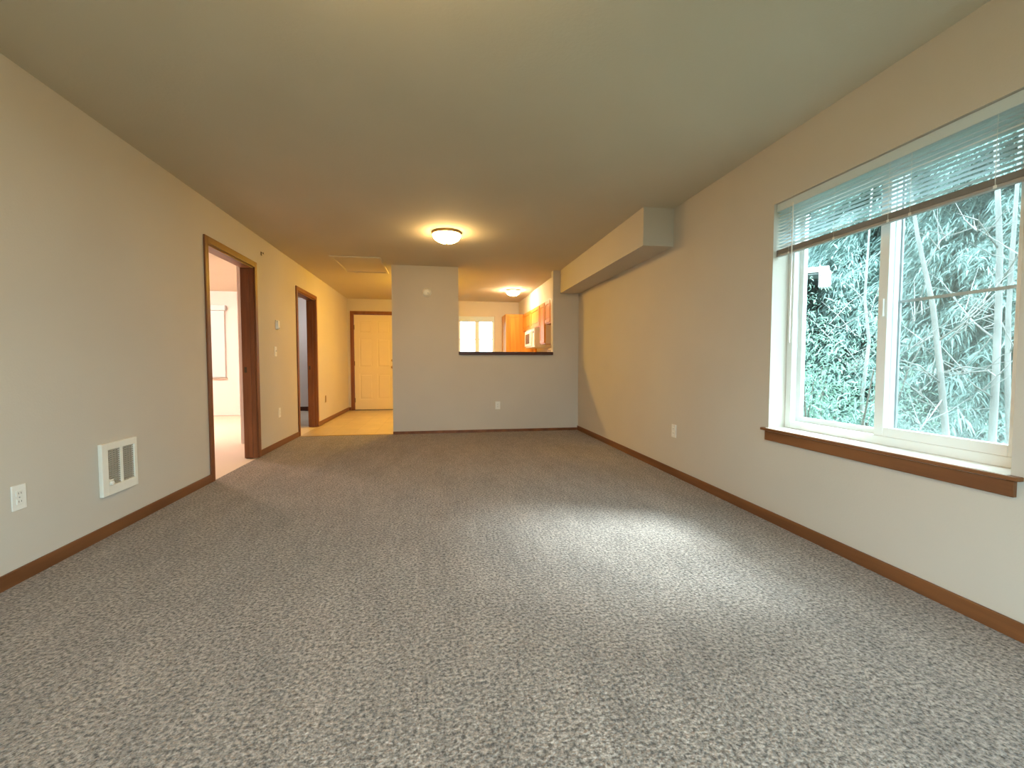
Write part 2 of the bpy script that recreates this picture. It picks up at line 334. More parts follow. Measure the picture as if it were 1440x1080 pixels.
MB().box(FD[0] + 0.018, FD[1] - 0.018, YE - 0.01, YE + 0.15, 0, 0.012, 0.003).build('threshold', M_BRONZE, r, off=off)

# ------------------------------------------------------------------ living room window
def window_main():
    r = empty('window_1', (XR, (W1[0] + W1[1]) / 2, W1[2])); struct(r, 'large white sliding window with wood apron on the right wall', 'window'); off = r.location
    y0, y1, z0, z1 = W1; FX0, FX1 = 2.245, 2.325
    def P(n, m, b, par=r): return b.build(n, m, par, off=off)
    P('sill', M_SILL, MB().box(2.106, FX0 + 0.01, y0, y1, z0 - 0.02, z0))
    nz = P('sill_nosing', M_WOODH, MB().box(2.096, 2.106, y0 - 0.04, y1 + 0.04, z0 - 0.018, z0 - 0.002, 0.003).box(2.104, XR, y1 + 0.001, y1 + 0.04, z0 - 0.018, z0 - 0.002, 0.002).box(2.104, XR, y0 - 0.04, y0 - 0.001, z0 - 0.018, z0 - 0.002, 0.002)); nz['label'] = 'stained wood nosing'
    P('apron', M_WOODH, MB().box(XR - 0.017, XR, y0 - 0.022, y1 + 0.014, z0 - 0.082, z0 - 0.02, 0.003))
    fw = 0.045
    P('frame', M_VINYL, MB().box(FX0, FX1, y0, y0 + fw, z0, z1, .003)); P('frame', M_VINYL, MB().box(FX0, FX1, y1 - fw, y1, z0, z1, .003))
    P('frame', M_VINYL, MB().box(FX0, FX1, y0 + fw, y1 - fw, z0, z0 + fw, .003)); P('frame', M_VINYL, MB().box(FX0, FX1, y0 + fw, y1 - fw, z1 - fw, z1, .003))
    ym = (y0 + y1) / 2
    def sash(a, b_, xa, xb, sw, label):
        c0, c1 = z0 + fw - 0.004, z1 - fw + 0.004
        s = MB().box(xa, xb, a, a + sw, c0, c1, .003).box(xa, xb, b_ - sw, b_, c0, c1, .003).box(xa, xb, a + sw, b_ - sw, c0, c0 + sw, .003).box(xa, xb, a + sw, b_ - sw, c1 - sw, c1, .003)
        o = P('sash', M_VINYL, s); o['label'] = label
        xm = (xa + xb) / 2
        P('pane', M_GLASS, MB().box(xm - 0.003, xm + 0.003, a + sw, b_ - sw, c0 + sw, c1 - sw), o)
        return o
    s1 = sash(ym - 0.025, y1 - fw + 0.004, 2.287, 2.315, 0.034, 'fixed sash on the far side')
    s2 = sash(y0 + fw - 0.004, ym + 0.025, 2.250, 2.280, 0.05, 'sliding sash on the near side')
    P('latch', M_WHITE, MB().box(2.238, 2.25, ym - 0.012, ym + 0.012, 1.27, 1.36, .003))
    # insect screen outside the sliding sash
    a, b_, c0, c1 = y0 + 0.03, ym - 0.005, z0 + 0.03, z1 - 0.03
    sc = P('screen_frame', M_STEEL, MB().box(2.326, 2.336, a, a + 0.02, c0, c1).box(2.326, 2.336, b_ - 0.02, b_, c0, c1).box(2.326, 2.336, a, b_, c0, c0 + .02).box(2.326, 2.336, a, b_, c1 - .02, c1))
    zc = 1.345
    P('crossbar', M_STEEL, MB().box(2.326, 2.336, a + 0.02, b_ - 0.02, zc - 0.007, zc + 0.007), sc)
    P('screen_mesh', M_SCREEN, MB().box(2.330, 2.3315, a + 0.02, b_ - 0.02, c0 + .02, c1 - .02), sc)
    return r
window_main()

def blind():
    y0, y1 = W1[0] + 0.006, W1[1] - 0.006; zt = W1[3] - 0.002; xc = 2.160
    r = empty('window_blind', (xc, (y0 + y1) / 2, zt)); tag(r, 'white horizontal mini blind raised to the top of the window', 'blind'); off = r.location
    def P(n, m, b, par=r): return b.build(n, m, par, off=off)
    P('headrail', M_BLIND, MB().box(xc - 0.019, xc + 0.019, y0, y1, zt - 0.05, zt, .003))
    zb = 1.712
    rail = P('bottom_rail', M_BACKLIT, MB().box(xc - 0.013, xc + 0.013, y0, y1, zb, zb + 0.014, .003)); rail['label'] = 'bottom rail with backlit shade in its colour'
    b = MB(); z = zb + 0.0155
    for i in range(16):
        dx = random.uniform(-.001, .001); b.box(xc - 0.0125 + dx, xc + 0.0125 + dx, y0, y1, z, z + 0.0008); z += 0.0017
    st = P('gathered_slats', M_BACKLIT, b); st['kind'] = 'stuff'
    z += 0.004; n = int((zt - 0.06 - z) / 0.0205); a = math.radians(-7)
    first = None
    for i in range(n + 1):
        zz = z + 0.012 + i * (zt - 0.066 - z - 0.012) / n
        if first is None:
            q = MB(); bm = q.bm; pr = []
            for k in range(5):
                u = -1 + k * 0.5; pr.append((u * 0.0125 * math.cos(a), u * 0.0125 * math.sin(a) + 0.0018 * (1 - u * u)))
            for s_ in (0, 0.0006):
                pass
            up_ = [[bm.verts.new((px, yy - off.y, pz + .0006)) for px, pz in pr] for yy in (y0, y1)]
            dn_ = [[bm.verts.new((px, yy - off.y, pz)) for px, pz in pr] for yy in (y0, y1)]
            for k in range(4):
                bm.faces.new((up_[0][k], up_[0][k + 1], up_[1][k + 1], up_[1][k])); bm.faces.new((dn_[0][k], dn_[1][k], dn_[1][k + 1], dn_[0][k + 1]))
            for e_ in (0, 1): bm.faces.new(up_[e_] + dn_[e_][::-1])
            bm.faces.new((up_[0][0], up_[1][0], dn_[1][0], dn_[0][0])); bm.faces.new((up_[0][4], dn_[0][4], dn_[1][4], up_[1][4]))
            bmesh.ops.recalc_face_normals(bm, faces=bm.faces[:]); first = q.mesh('slat', False)
        o = link('slat', first, M_BLIND, r); o.location = (xc - off.x, 0, zz - off.z)
    for yy in (y1 - 0.1, y1 - 0.42, (y0 + y1) / 2 - 0.1, y0 + 0.42, y0 + 0.1):
        P('cord', M_WHITE, MB().tube([(xc - 0.0135, yy, zb + 0.005), (xc - 0.0135, yy, zt - 0.03)], 0.0009, 6))
        P('cord_clip', M_WHITE, MB().box(xc - 0.0145, xc - 0.0125, yy - 0.006, yy + 0.006, zb + 0.001, zb + 0.013), rail)
    P('tilt_wand', M_WHITE, MB().tube([(xc - 0.02, y1 - 0.135, zt - 0.03), (xc - 0.022, y1 - 0.135, 1.16)], 0.0035, 8))
    return r
blind()

# kitchen window
def window_kitchen():
    r = empty('window_2', ((KW[0] + KW[1]) / 2, YE, KW[2])); struct(r, 'bright white two-light window at the far end of the kitchen', 'window'); off = r.location
    x0, x1, z0, z1 = KW; f = 0.05; ya, yb = YE + 0.05, YE + 0.12
    for a in ((x0, x0 + f, z0, z1), (x1 - f, x1, z0, z1), (x0 + f, x1 - f, z0, z0 + f), (x0 + f, x1 - f, z1 - f, z1)):
        MB().box(a[0], a[1], ya, yb, a[2], a[3], .003).build('frame', M_VINYL, r, off=off)
    xm = (x0 + x1) / 2 + 0.02
    MB().box(xm - 0.05, xm + 0.05, ya, yb, z0 + f, z1 - f, .003).build('mullion', M_VINYL, r, off=off)
    for a, c in ((x0 + f, xm - 0.05), (xm + 0.05, x1 - f)):
        p = MB().box(a, c, ya + 0.03, ya + 0.036, z0 + f, z1 - f).build('pane', M_GLASS, r, off=off)
        MB().box(a, c, ya + 0.02, ya + 0.03, 1.575, 1.597).build('muntin', M_VINYL, p, off=off)
    MB().box(x0 - 0.04, x1 + 0.04, YE - 0.03, ya, z0 - 0.02, z0, .003).build('sill', M_SILL, r, off=off)
    MB().box(x0 + 0.01, x1 - 0.01, YE + 0.005, YE + 0.045, z1 - 0.12, z1, .004).build('raised_blind', M_BLIND, r, off=off)
window_kitchen()

# patio opening frame behind the viewer
r = empty('door_4', (0, YR, 0)); struct(r, 'sliding patio door frame behind the viewer', 'door'); off = r.location
for a in ((RD[0], RD[0] + .05, 0, RD[2]), (RD[1] - .05, RD[1], 0, RD[2]), (.21, .29, 0, RD[2]), (RD[0], RD[1], RD[2] - .05, RD[2]), (RD[0], RD[1], 0, .04)):
    MB().box(a[0], a[1], YR - 0.13, YR - 0.05, a[2], a[3]).build('frame', M_VINYL, r, off=off)
for a in ((RD[0] + .05, .21), (.29, RD[1] - .05)): MB().box(a[0], a[1], YR - 0.093, YR - 0.087, .04, RD[2] - .05).build('pane', M_GLASS, r, off=off)

# ------------------------------------------------------------------ wall fittings
def heater():
    y0, y1, z0, z1 = 2.925, 3.235, 0.244, 0.556
    r = empty('wall_heater', (XL, (y0 + y1) / 2, z0)); tag(r, 'white square electric wall heater with two dark grille openings', 'heater'); off = r.location
    def P(n, m, b, par=r): return b.build(n, m, par, off=off)
    X0, X1 = XL, XL + 0.022
    gy = (y0 + 0.052, (y0 + y1) / 2 + 0.002, (y0 + y1) / 2 + 0.024, y1 - 0.03); gz = (z0 + 0.058, z1 - 0.042)
    b = MB().box(X0, X1, y0, gy[0], z0, z1, .004).box(X0, X1, gy[3], y1, z0, z1, .004).box(X0, X1, gy[0] - .004, gy[3] + .004, z0, gz[0], .004).box(X0, X1, gy[0] - .004, gy[3] + .004, gz[1], z1, .004)
    b.box(X0, X1 - .003, gy[1], gy[2], gz[0], gz[1])
    fr = P('face_frame', M_ENAMEL, b)
    P('backing', M_DARK, MB().box(X0, X0 + 0.004, gy[0], gy[3], gz[0], gz[1]))
    for a, c in ((gy[0], gy[1]), (gy[2], gy[3])):
        g = MB(); n = 17
        for i in range(n):
            zz = gz[0] + (i + .5) * (gz[1] - gz[0]) / n; g.box(X0 + 0.006, X1 - 0.007, a, c, zz - 0.0035, zz + 0.0035)
        k = 4
        for i in range(1, k): yy = a + i * (c - a) / k; g.box(X0 + 0.004, X1 - 0.009, yy - 0.0015, yy + 0.0015, gz[0], gz[1])
        P('grille', M_FIN, g)['label'] = 'taupe louvred grille'
    P('control_plate', M_ENAMEL, MB().box(X0, X1 - .002, gy[0] - .003, gy[0] + 0.04, gz[0] - .003, gz[0] + 0.035, .003))
    P('thermostat_knob', M_WHITE, MB().lathe([(0.013, 0), (0.013, 0.008), (0.010, 0.012), (0.002, 0.012)], 20, 'x', (X1 - .002, gy[0] + 0.018, gz[0] + 0.014)))
heater()

def plate(name, label, cat, c, n, kind='outlet', w=0.075, h=0.118, m=M_WHITE, group=None):
    # c centre on the wall, n = inward normal axis ('+x', '-x', '-y')
    r = empty(name, c); tag(r, label, cat, group)
    a = {'+x': 0, '-x': math.pi, '-y': -math.pi / 2}[n]; r.rotation_euler = (0, 0, a)   # local +x points into the room
    MB().box(0, 0.006, -w / 2, w / 2, -h / 2, h / 2, .0025).build('cover_plate', m, r)
    if kind == 'outlet':
        for dz in (-0.0195, 0.0195):
            s = MB().box(0.005, 0.0085, -0.017, 0.017, dz - 0.014, dz + 0.014, .003).build('socket', m, r)
            q = MB()
            for dy in (-0.0065, 0.0065): q.box(0.008, 0.0088, dy - 0.0012, dy + 0.0012, dz - 0.004, dz + 0.005)
            q.build('slots', M_DARK, s)
        MB().lathe([(0.003, 0.006), (0.003, 0.0075), (0.001, 0.0078)], 10, 'x').build('screw', M_STEEL, r)
    else:
        t = MB().box(0.005, 0.016, -0.005, 0.005, -0.004, 0.018, .002).build('toggle', m, r)
        for dz in (-0.03, 0.03): MB().lathe([(0.003, 0.006), (0.003, 0.0072), (0.001, 0.0075)], 10, 'x', (0, 0, dz)).build('screw', M_STEEL, r)
    return r
plate('wall_outlet', 'white duplex outlet low on the left wall, nearest the viewer left of the heater', 'outlet', (XL, 2.423, 0.400), '+x', group='wall outlets')
plate('wall_outlet', 'white outlet low on the left wall between the two doorways', 'outlet', (XL, 5.92, 0.42), '+x', group='wall outlets')
plate('wall_outlet', 'white outlet on the partition wall below the pass-through', 'outlet', (0.873, YB, 0.40), '-y', group='wall outlets')
plate('wall_outlet', 'white outlet low on the right wall under the soffit', 'outlet', (XR, 3.78, 0.412), '-x', group='wall outlets')
plate('wall_outlet', 'dark tan outlet plate on the yellow entry wall past the farther doorway', 'outlet', (XL, 8.22, 0.41), '+x', m=M_TAN, group='wall outlets')
plate('light_switch', 'white toggle switch plate on the left wall beside the bedroom doorway', 'switch', (XL, 5.83, 1.175), '+x', 'switch')
r = empty('thermostat', (XL, 5.895, 1.50)); tag(r, 'small white thermostat above the switch on the left wall', 'thermostat')
MB().box(0, 0.012, -0.04, 0.04, -0.06, 0.06, .004).build('base_plate', M_WHITE, r); MB().box(0.01, 0.03, -0.033, 0.033, -0.052, 0.052, .006).build('cover', M_WHITE, r)
MB().box(0.028, 0.034, -0.02, 0.02, -0.044, -0.036, .002).build('slider', M_STEEL, r)
r = empty('wall_hook', (XL, 5.46, 2.26)); tag(r, 'tiny dark hook high on the left wall between the doorways', 'hook')
MB().box(0, 0.004, -0.014, 0.014, -0.02, 0.02, .001).build('hook_plate', M_BRONZE, r); MB().tube([(0.003, 0, 0.01), (0.02, 0, 0.006), (0.026, 0, -0.006), (0.022, 0, 0.0), (0.026, 0, 0.012)], 0.003, 6).build('hook_arm', M_BRONZE, r)
r = empty('smoke_detector', (-0.166, YB, 2.06)); tag(r, 'round white smoke detector high on the partition wall', 'detector')
MB().lathe([(0.066, 0), (0.066, -0.01), (0.062, -0.014)], 32, 'y').build('base_ring', M_WHITE, r, True)
MB().lathe([(0.058, -0.012), (0.057, -0.026), (0.048, -0.036), (0.02, -0.04), (0.002, -0.04)], 32, 'y').build('cover', M_WHITE, r, True)
MB().lathe([(0.009, -0.039), (0.009, -0.043), (0.002, -0.0435)], 16, 'y', (0.02, 0, -0.015)).build('test_button', M_STEEL, r)

# attic hatch on the ceiling
r = empty('attic_hatch', (-1.08, 6.72, H)); tag(r, 'flat square access hatch with thin frame in the ceiling near the hall', 'hatch')
hx, hy = 0.285, 0.48
for a in ((-hx - .04, hx + .04, -hy - .04, -hy), (-hx - .04, hx + .04, hy, hy + .04), (-hx - .04, -hx, -hy, hy), (hx, hx + .04, -hy, hy)):
    MB().box(a[0], a[1], a[2], a[3], -0.018, 0, .004).build('hatch_trim', M_CEIL, r)
MB().box(-hx + .004, hx - .004, -hy + .004, hy - .004, -0.006, 0).build('hatch_panel', M_CEIL, r)

# ------------------------------------------------------------------ ceiling lamps
def lamp(loc, label, m, rad=0.15, dep=0.085, drop=0):
    r = empty('ceiling_lamp', loc); tag(r, label, 'lamp', 'flush ceiling lamps')
    if drop:   # canopy and stem added to lower the bowl and widen its ceiling glow
        MB().lathe([(0.065, drop), (0.065, drop - .015), (0.02, drop - .03), (0.012, drop - .03), (0.012, -0.005)], 24).build('added_stem', M_BRASS, r, True)
    MB().lathe([(rad * 1.06, 0), (rad * 1.08, -0.012), (rad * 1.03, -0.026), (rad * .6, -0.026)], 40).build('lamp_base', M_BRASS, r, True)
    pr = [(rad, -0.024)] + [(rad * math.cos(t), -0.03 - dep * math.sin(t)) for t in np.linspace(0.1, 1.5, 10)]
    MB().lathe(pr, 40).build('lamp_shade', m, r, True)
    MB().lathe([(0.010, -0.028 - dep), (0.012, -0.036 - dep), (0.006, -0.048 - dep), (0.001, -0.05 - dep)], 16).build('finial', M_BRASS, r, True)
    return r
lamp((0.095, 4.93, H), 'lit flush dome ceiling lamp in the living room before the partition', M_LAMP)
lamp((-0.2, 1.25, H - 0.11), 'lit bowl lamp above the near end of the room, stem added for a wider glow', M_LAMPNEAR, drop=0.11)
lamp((-0.3, 7.9, H), 'lit flush lamp over the entry, hidden behind the partition', M_LAMPENTRY)
lamp((1.42, 8.55, H), 'lit flush lamp on the kitchen ceiling, seen through the pass-through', M_LAMPKIT, 0.13, 0.08)
lamp((-4.6, 7.2, H), 'added lamp standing in for bedroom daylight beyond the doorway', M_BEDGLOW)

lamp((-2.62, 9.3, H), 'added cool lamp standing in for daylight beyond the farther doorway', M_HALLGLOW, 0.11, 0.06)

# ------------------------------------------------------------------ kitchen
def cabinet(name, label, x0, x1, y0, y1, z0, z1, face, ndoor, side=None, cat='cabinet', group='oak kitchen cabinets'):
    r = empty(name, ((x0 + x1) / 2, (y0 + y1) / 2, z0)); tag(r, label, cat, group); off = r.location
    body = MB().box(x0, x1, y0, y1, z0, z1).build('carcass', M_OAK, r, off=off)
    if side: MB().box(x0 + .012, x1 - .002, y0 - .004, y0, z0 + .004, z1 - .004).build('end_panel', side, r, off=off)['label'] = 'pale end panel'
    lo, hi = (y0, y1) if face == '-x' else (x0, x1)
    for i in range(ndoor):
        a = lo + (hi - lo) * i / ndoor + 0.018; c = lo + (hi - lo) * (i + 1) / ndoor - 0.018; s = 0.055
        def bx(u0, u1, d0, d1, w0, w1, bev=0):
            if face == '-x': return (x0 - d1, x0 - d0, u0, u1, w0, w1, bev)
            return (u0, u1, y0 - d1, y0 - d0, w0, w1, bev)
        q0, q1 = z0 + .02, z1 - .02
        d = MB()
        for t in ((a, a + s, 0, .019, q0, q1), (c - s, c, 0, .019, q0, q1), (a + s, c - s, 0, .019, q0, q0 + s), (a + s, c - s, 0, .019, q1 - s, q1)): d.box(*bx(*t, .002))
        dr = d.build('cabinet_door', M_OAK, r, off=off)
        MB().box(*bx(a + s, c - s, 0, .008, q0 + s, q1 - s)).box(*bx(a + s + .02, c - s - .02, .006, .016, q0 + s + .02, q1 - s - .02, .004)).build('door_panel', M_OAK, dr, off=off)
    return r
cabinet('pantry_cabinet', 'tall orange oak pantry cabinet on the far kitchen wall beside the window', 1.44, XR - .004, 9.62, YE - .004, 0, 2.098, '-y', 1)
cabinet('upper_cabinet', 'short oak wall cabinet above the white microwave', 1.83, XR - .004, 7.98, 9.60, 1.70, 2.098, '-x', 2)
cabinet('upper_cabinet', 'narrow oak wall cabinet between microwave and nearest cabinet', 1.83, XR - .004, 7.60, 7.97, 1.37, 2.098, '-x', 1, M_OAKSIDE)
cabinet('upper_cabinet', 'short oak wall cabinet nearest the pass-through', 1.83, XR - .004, 6.80, 7.59, 1.70, 2.098, '-x', 2)
cabinet('base_cabinet', 'oak base cabinets beneath the kitchen counter on the right', 1.50, XR - .004, 8.24, 9.60, 0.0, 0.87, '-x', 3)
r = empty('counter', (1.8, 8.9, 0.87)); tag(r, 'laminate kitchen countertop beneath the microwave', 'counter')
MB().box(1.47 - 1.8, XR - .004 - 1.8, 8.24 - 8.9, 9.60 - 8.9, 0, 0.038, .005).build('top', M_COUNTER, r); MB().box(XR - .024 - 1.8, XR - .004 - 1.8, 8.24 - 8.9, 9.6 - 8.9, .038, .14, .003).build('backsplash', M_COUNTER, r)
def microwave():
    x0, x1, y0, y1, z0, z1 = 1.76, XR - .002, 8.12, 9.0, 1.335, 1.698
    r = empty('microwave', ((x0 + x1) / 2, (y0 + y1) / 2, z0)); tag(r, 'white over-range microwave with dark door glass under the short cabinet', 'microwave'); off = r.location
    MB().box(x0, x1, y0, y1, z0, z1, .006).build('body', M_APPL, r, off=off)
    d = MB().box(x0 - .022, x0, y0 + .2, y1 - .004, z0 + .03, z1 - .03, .004).build('microwave_door', M_APPL, r, off=off)
    MB().box(x0 - .0245, x0 - .02, y0 + .42, y1 - .1, z0 + .08, z1 - .09, .002).build('door_glass', M_BLACKGL, d, off=off)
    MB().tube([(x0 - .02, y0 + .24, z0 + .07), (x0 - .045, y0 + .24, z0 + .09), (x0 - .045, y0 + .24, z1 - .09), (x0 - .02, y0 + .24, z1 - .07)], .008, 8).build('handle', M_APPL, d, off=off)
    cpl = MB().box(x0 - .012, x0, y0 + .004, y0 + .19, z0 + .03, z1 - .03, .003).build('control_panel', M_APPL, r, off=off)
    MB().box(x0 - .014, x0 - .011, y0 + .04, y0 + .15, z1 - .10, z1 - .06).build('display', M_BLACKGL, cpl, off=off)
    MB().box(x0 - .005, x0, y0, y1, z1 - .028, z1 - .004).build('vent_strip', M_FIN, r, off=off)
microwave()
def stove():
    x0, x1, y0, y1 = 1.48, XR - .01, 7.46, 8.22
    r = empty('stove', ((x0 + x1) / 2, (y0 + y1) / 2, 0)); tag(r, 'white freestanding range with dark control backguard against the right kitchen wall', 'stove'); off = r.location
    MB().box(x0, x1, y0, y1, .06, .905, .006).box(x0 + .05, x1, y0 + .02, y1 - .02, 0, .06).build('body', M_APPL, r, off=off)
    MB().box(x0 + .01, x1 - .1, y0 + .01, y1 - .01, .905, .915, .003).build('cooktop', M_BLACKGL, r, off=off)
    bgd = MB().box(x1 - .09, x1, y0, y1, .905, 1.31, .012).build('backguard', M_APPL, r, off=off)
    MB().box(x1 - .094, x1 - .088, y0 + .05, y1 - .05, 1.17, 1.285).build('control_strip', M_TAN, bgd, off=off)
    for i in range(4): MB().lathe([(.02, 0), (.018, -.02), (.002, -.021)], 16, 'x', (x1 - .094, y0 + .1 + i * .12, 1.225)).build('knob', M_BLACKGL, bgd, off=off)
    od = MB().box(x0 - .02, x0, y0 + .01, y1 - .01, .2, .8, .005).build('oven_door', M_APPL, r, off=off)
    MB().box(x0 - .023, x0 - .018, y0 + .12, y1 - .12, .35, .65).build('oven_glass', M_BLACKGL, od, off=off)
    MB().tube([(x0 - .02, y0 + .08, .76), (x0 - .06, y0 + .08, .76), (x0 - .06, y1 - .08, .76), (x0 - .02, y1 - .08, .76)], .009, 8).build('handle', M_APPL, od, off=off)
stove()

# ------------------------------------------------------------------ bedroom beyond the near doorway
def bedroom_window():
    x0, x1, z0, z1, y = -5.2, -4.13, 0.75, 2.12, 9.6
    r = empty('window_3', ((x0 + x1) / 2, y, z0)); struct(r, 'bedroom window covered by closed pale vertical blinds, beyond the nearer doorway', 'window'); off = r.location
    MB().box(x0 - .02, x1 + .02, y - .05, y, z0 - .025, z0, .003).build('sill', M_FIN, r, off=off)
    for a in ((x0, x0 + .05), (x1 - .05, x1)): MB().box(a[0], a[1], y - .018, y, z0, z1).build('frame', M_VINYL, r, off=off)
    MB().box(x0, x1, y - .018, y, z1 - .05, z1).build('frame', M_VINYL, r, off=off)
    MB().box(x0 + .05, x1 - .05, y - .008, y, z0, z1 - .05).build('pane', M_GLASS, r, off=off)
    MB().box(x0 - .04, x1 + .04, y - .09, y - .02, z1 - .06, z1 + .04, .004).build('valance', M_BLIND, r, off=off)
    n = 13; me = MB().box(-.043, .043, -.001, .001, z0 + .01, z1 - .06).mesh('vane')
    for i in range(n):
        o = link('vane', me, M_BLIND, r); o.location = (x0 + .04 + i * (x1 - x0 - .08) / (n - 1) - off.x, y - .055 - off.y, -off.z); o.rotation_euler = (0, 0, 0.16)
bedroom_window()

# ------------------------------------------------------------------ outdoors
GZ = -2.9
tag(MB().box(-60, 60, -60, 60, GZ - .2, GZ).build('ground', M_GROUND), 'dark forest floor below the window', 'ground', None, 'structure')
def arr_obj(name, V, F, m, parent=None):
    me = bpy.data.meshes.new(name); V = np.asarray(V, np.float32); F = np.asarray(F, np.int32)
    me.vertices.add(len(V)); me.vertices.foreach_set('co', V.ravel())
    k = F.shape[1]; me.loops.add(F.size); me.loops.foreach_set('vertex_index', F.ravel())
    me.polygons.add(len(F)); me.polygons.foreach_set('loop_start', np.arange(len(F), dtype=np.int32) * k)
    me.update(calc_edges=True); me.validate()
    return link(name, me, m, parent)
def sprays(P, D, L, W, sag, up):
    """feathery drooping sprays: each a curved strip of 3 quads tapering to a point plus side kites; P origin, D direction, L length, W width"""
    n = len(P); D = D / np.linalg.norm(D, axis=1, keepdims=True)
    side = np.cross(D, up); side /= np.linalg.norm(side, axis=1, keepdims=True) + 1e-9
    ts = np.array([0, .45, 1.0]); wd = np.array([.4, 1., .1]); V = []
    for t, w_ in zip(ts, wd):
        c = P + D * (L * t)[:, None]; c[:, 2] -= sag * L * t * t
        V.append(c - side * (W * w_)[:, None]); V.append(c + side * (W * w_)[:, None])
    V = np.stack(V, 1); base_ = np.arange(n)[:, None, None] * 6
    q = np.array([[0, 1, 3, 2], [2, 3, 5, 4]]); F = (base_ + q[None]).reshape(-1, 4)
    return V.reshape(-1, 3), F
def conifer_mesh(hgt, rad, nb, ns, seed, droop):
    g = np.random.default_rng(seed); Vs, Fs, o = [], [], 0
    hz = g.uniform(0.06, 1, nb) ** 0.9 * hgt; az = g.uniform(0, 2 * np.pi, nb)
    Lb = (rad * (1 - (hz / hgt) ** 1.3) + 0.25) * g.uniform(.7, 1.1, nb)
    # sprays along every bough
    t = g.uniform(0.25, 1.0, (nb, ns)); dz = g.uniform(.15, .35, nb)[:, None]
    rr = Lb[:, None] * t
    px = np.cos(az)[:, None] * rr; py = np.sin(az)[:, None] * rr; pz = hz[:, None] + dz * rr - droop * rr * t
    P = np.stack([px, py, pz], -1).reshape(-1, 3) + g.normal(0, .05, (nb * ns, 3))
    da = az[:, None] + g.choice([-1, 1], (nb, ns)) * g.uniform(.2, 1.1, (nb, ns))
    D = np.stack([np.cos(da), np.sin(da), g.uniform(-.5, .15, (nb, ns))], -1).reshape(-1, 3)
    n = nb * ns; L = g.uniform(.06, .19, n); W = L * g.uniform(.045, .08, n)
    U = np.array([0, 0, 1.]) + g.normal(0, .45, (n, 3))
    V, F = sprays(P, D, L, W, g.uniform(.3, .9, n), U)
    return V, F
conif = []
for i, (h_, r_, nb, ns, sd, dr, m) in enumerate([(11.5, 2.6, 950, 225, 3, .45, M_CEDAR), (13, 2.3, 900, 190, 5, .30, M_FIR), (9.5, 2.7, 900, 225, 8, .5, M_CEDAR)]):
    V, F = conifer_mesh(h_, r_, nb, ns, sd, dr)
    r = empty('conifer_tree', (0, 0, GZ)); fo = arr_obj('foliage', V, F, m, r); fo['kind'] = 'stuff'
    MB().tube([(0, 0, 0), (.03, .02, h_ * .5), (0, 0, h_ * .97)], [.2, .13, .03], 10).build('trunk', M_BARK, r)
    conif.append(r)
def at(px, dist): # ground position at an image column and horizontal distance
    a = math.atan((px - 720) / FPX) + YAW; return (math.sin(a) * dist, math.cos(a) * dist)
spots = [(0, 1050, 14.0, 'tall drooping cedar at the left edge of the window view'), (2, 1250, 10.5, 'drooping cedar in the middle of the left window pane'),
         (1, 1240, 13.0, 'darker fir behind the meeting stile of the window'), (0, 1330, 10.5, 'cedar behind the leaning bare trunk in the right pane'),
         (2, 1440, 9.5, 'cedar behind the upright bare trunks at the right pane edge'), (1, 1390, 13.5, 'tall dark fir deep behind the right pane'),
         (1, 1140, 15.5, 'tall fir deep behind the left pane'), (0, 1600, 10.5, 'cedar just outside the right edge of the window view'),
         (2, 950, 14.5, 'cedar just outside the left edge of the window view'), (0, 1290, 16.5, 'tall cedar in the back row behind both panes'),
         (1, 1500, 14.5, 'dark fir in the back row at the right')]
seen = set()
for k, px, dist, lab in spots:
    o = conif[k] if k not in seen else copy_tree(conif[k]); seen.add(k)
    x, y = at(px, dist); o.location = (x, y, GZ - .02); o.rotation_euler = (0, 0, random.uniform(0, 6.28))
    tag(o, lab, 'tree', 'evergreens outside the window')

# leafy shrubs on the bank
def shrub(px, dist, h_, r_, seed, label):
    g = np.random.default_rng(seed); n = 22000
    d = g.normal(0, 1, (n, 3)); d /= np.linalg.norm(d, axis=1, keepdims=True); d[:, 2] = np.abs(d[:, 2])
    P = d * np.array([r_, r_, h_]) * (g.uniform(.25, 1, n) ** .45)[:, None] * (1 + .18 * np.sin(5 * d[:, :1] + 7 * d[:, 1:2]))
    D = d + g.normal(0, .6, (n, 3)); L = g.uniform(.05, .13, n); V, F = sprays(P, D, L, L * g.uniform(.05, .10, n), g.uniform(.2, .7, n), np.array([0, 0, 1.]) + g.normal(0, .4, (n, 3)))
    x, y = at(px, dist); r = empty('shrub', (x, y, GZ - .02)); tag(r, label, 'shrub', 'shrubs on the bank outside')
    arr_obj('foliage', V, F, M_SHRUB, r)['kind'] = 'stuff'
    b = MB()
    for i in range(7):
        a = i * .9; b.tube([(0.03 * math.cos(a), .03 * math.sin(a), 0), (r_ * .3 * math.cos(a), r_ * .3 * math.sin(a), h_ * .5), (r_ * .6 * math.cos(a), r_ * .6 * math.sin(a), h_ * .85)], [.025, .018, .006], 6)
    b.build('stems', M_BARK, r)
shrub(1165, 6.3, 4.6, 1.15, 1, 'bright green bushy shrub filling the lower left window pane')
shrub(1100, 6.8, 4.4, 1.1, 2, 'green shrub at the left edge of the lower left pane')
shrub(1290, 7.4, 3.2, 1.2, 4, 'green shrub low behind the meeting stile')
shrub(1400, 7.2, 3.0, 1.3, 6, 'green shrub low in the right window pane')

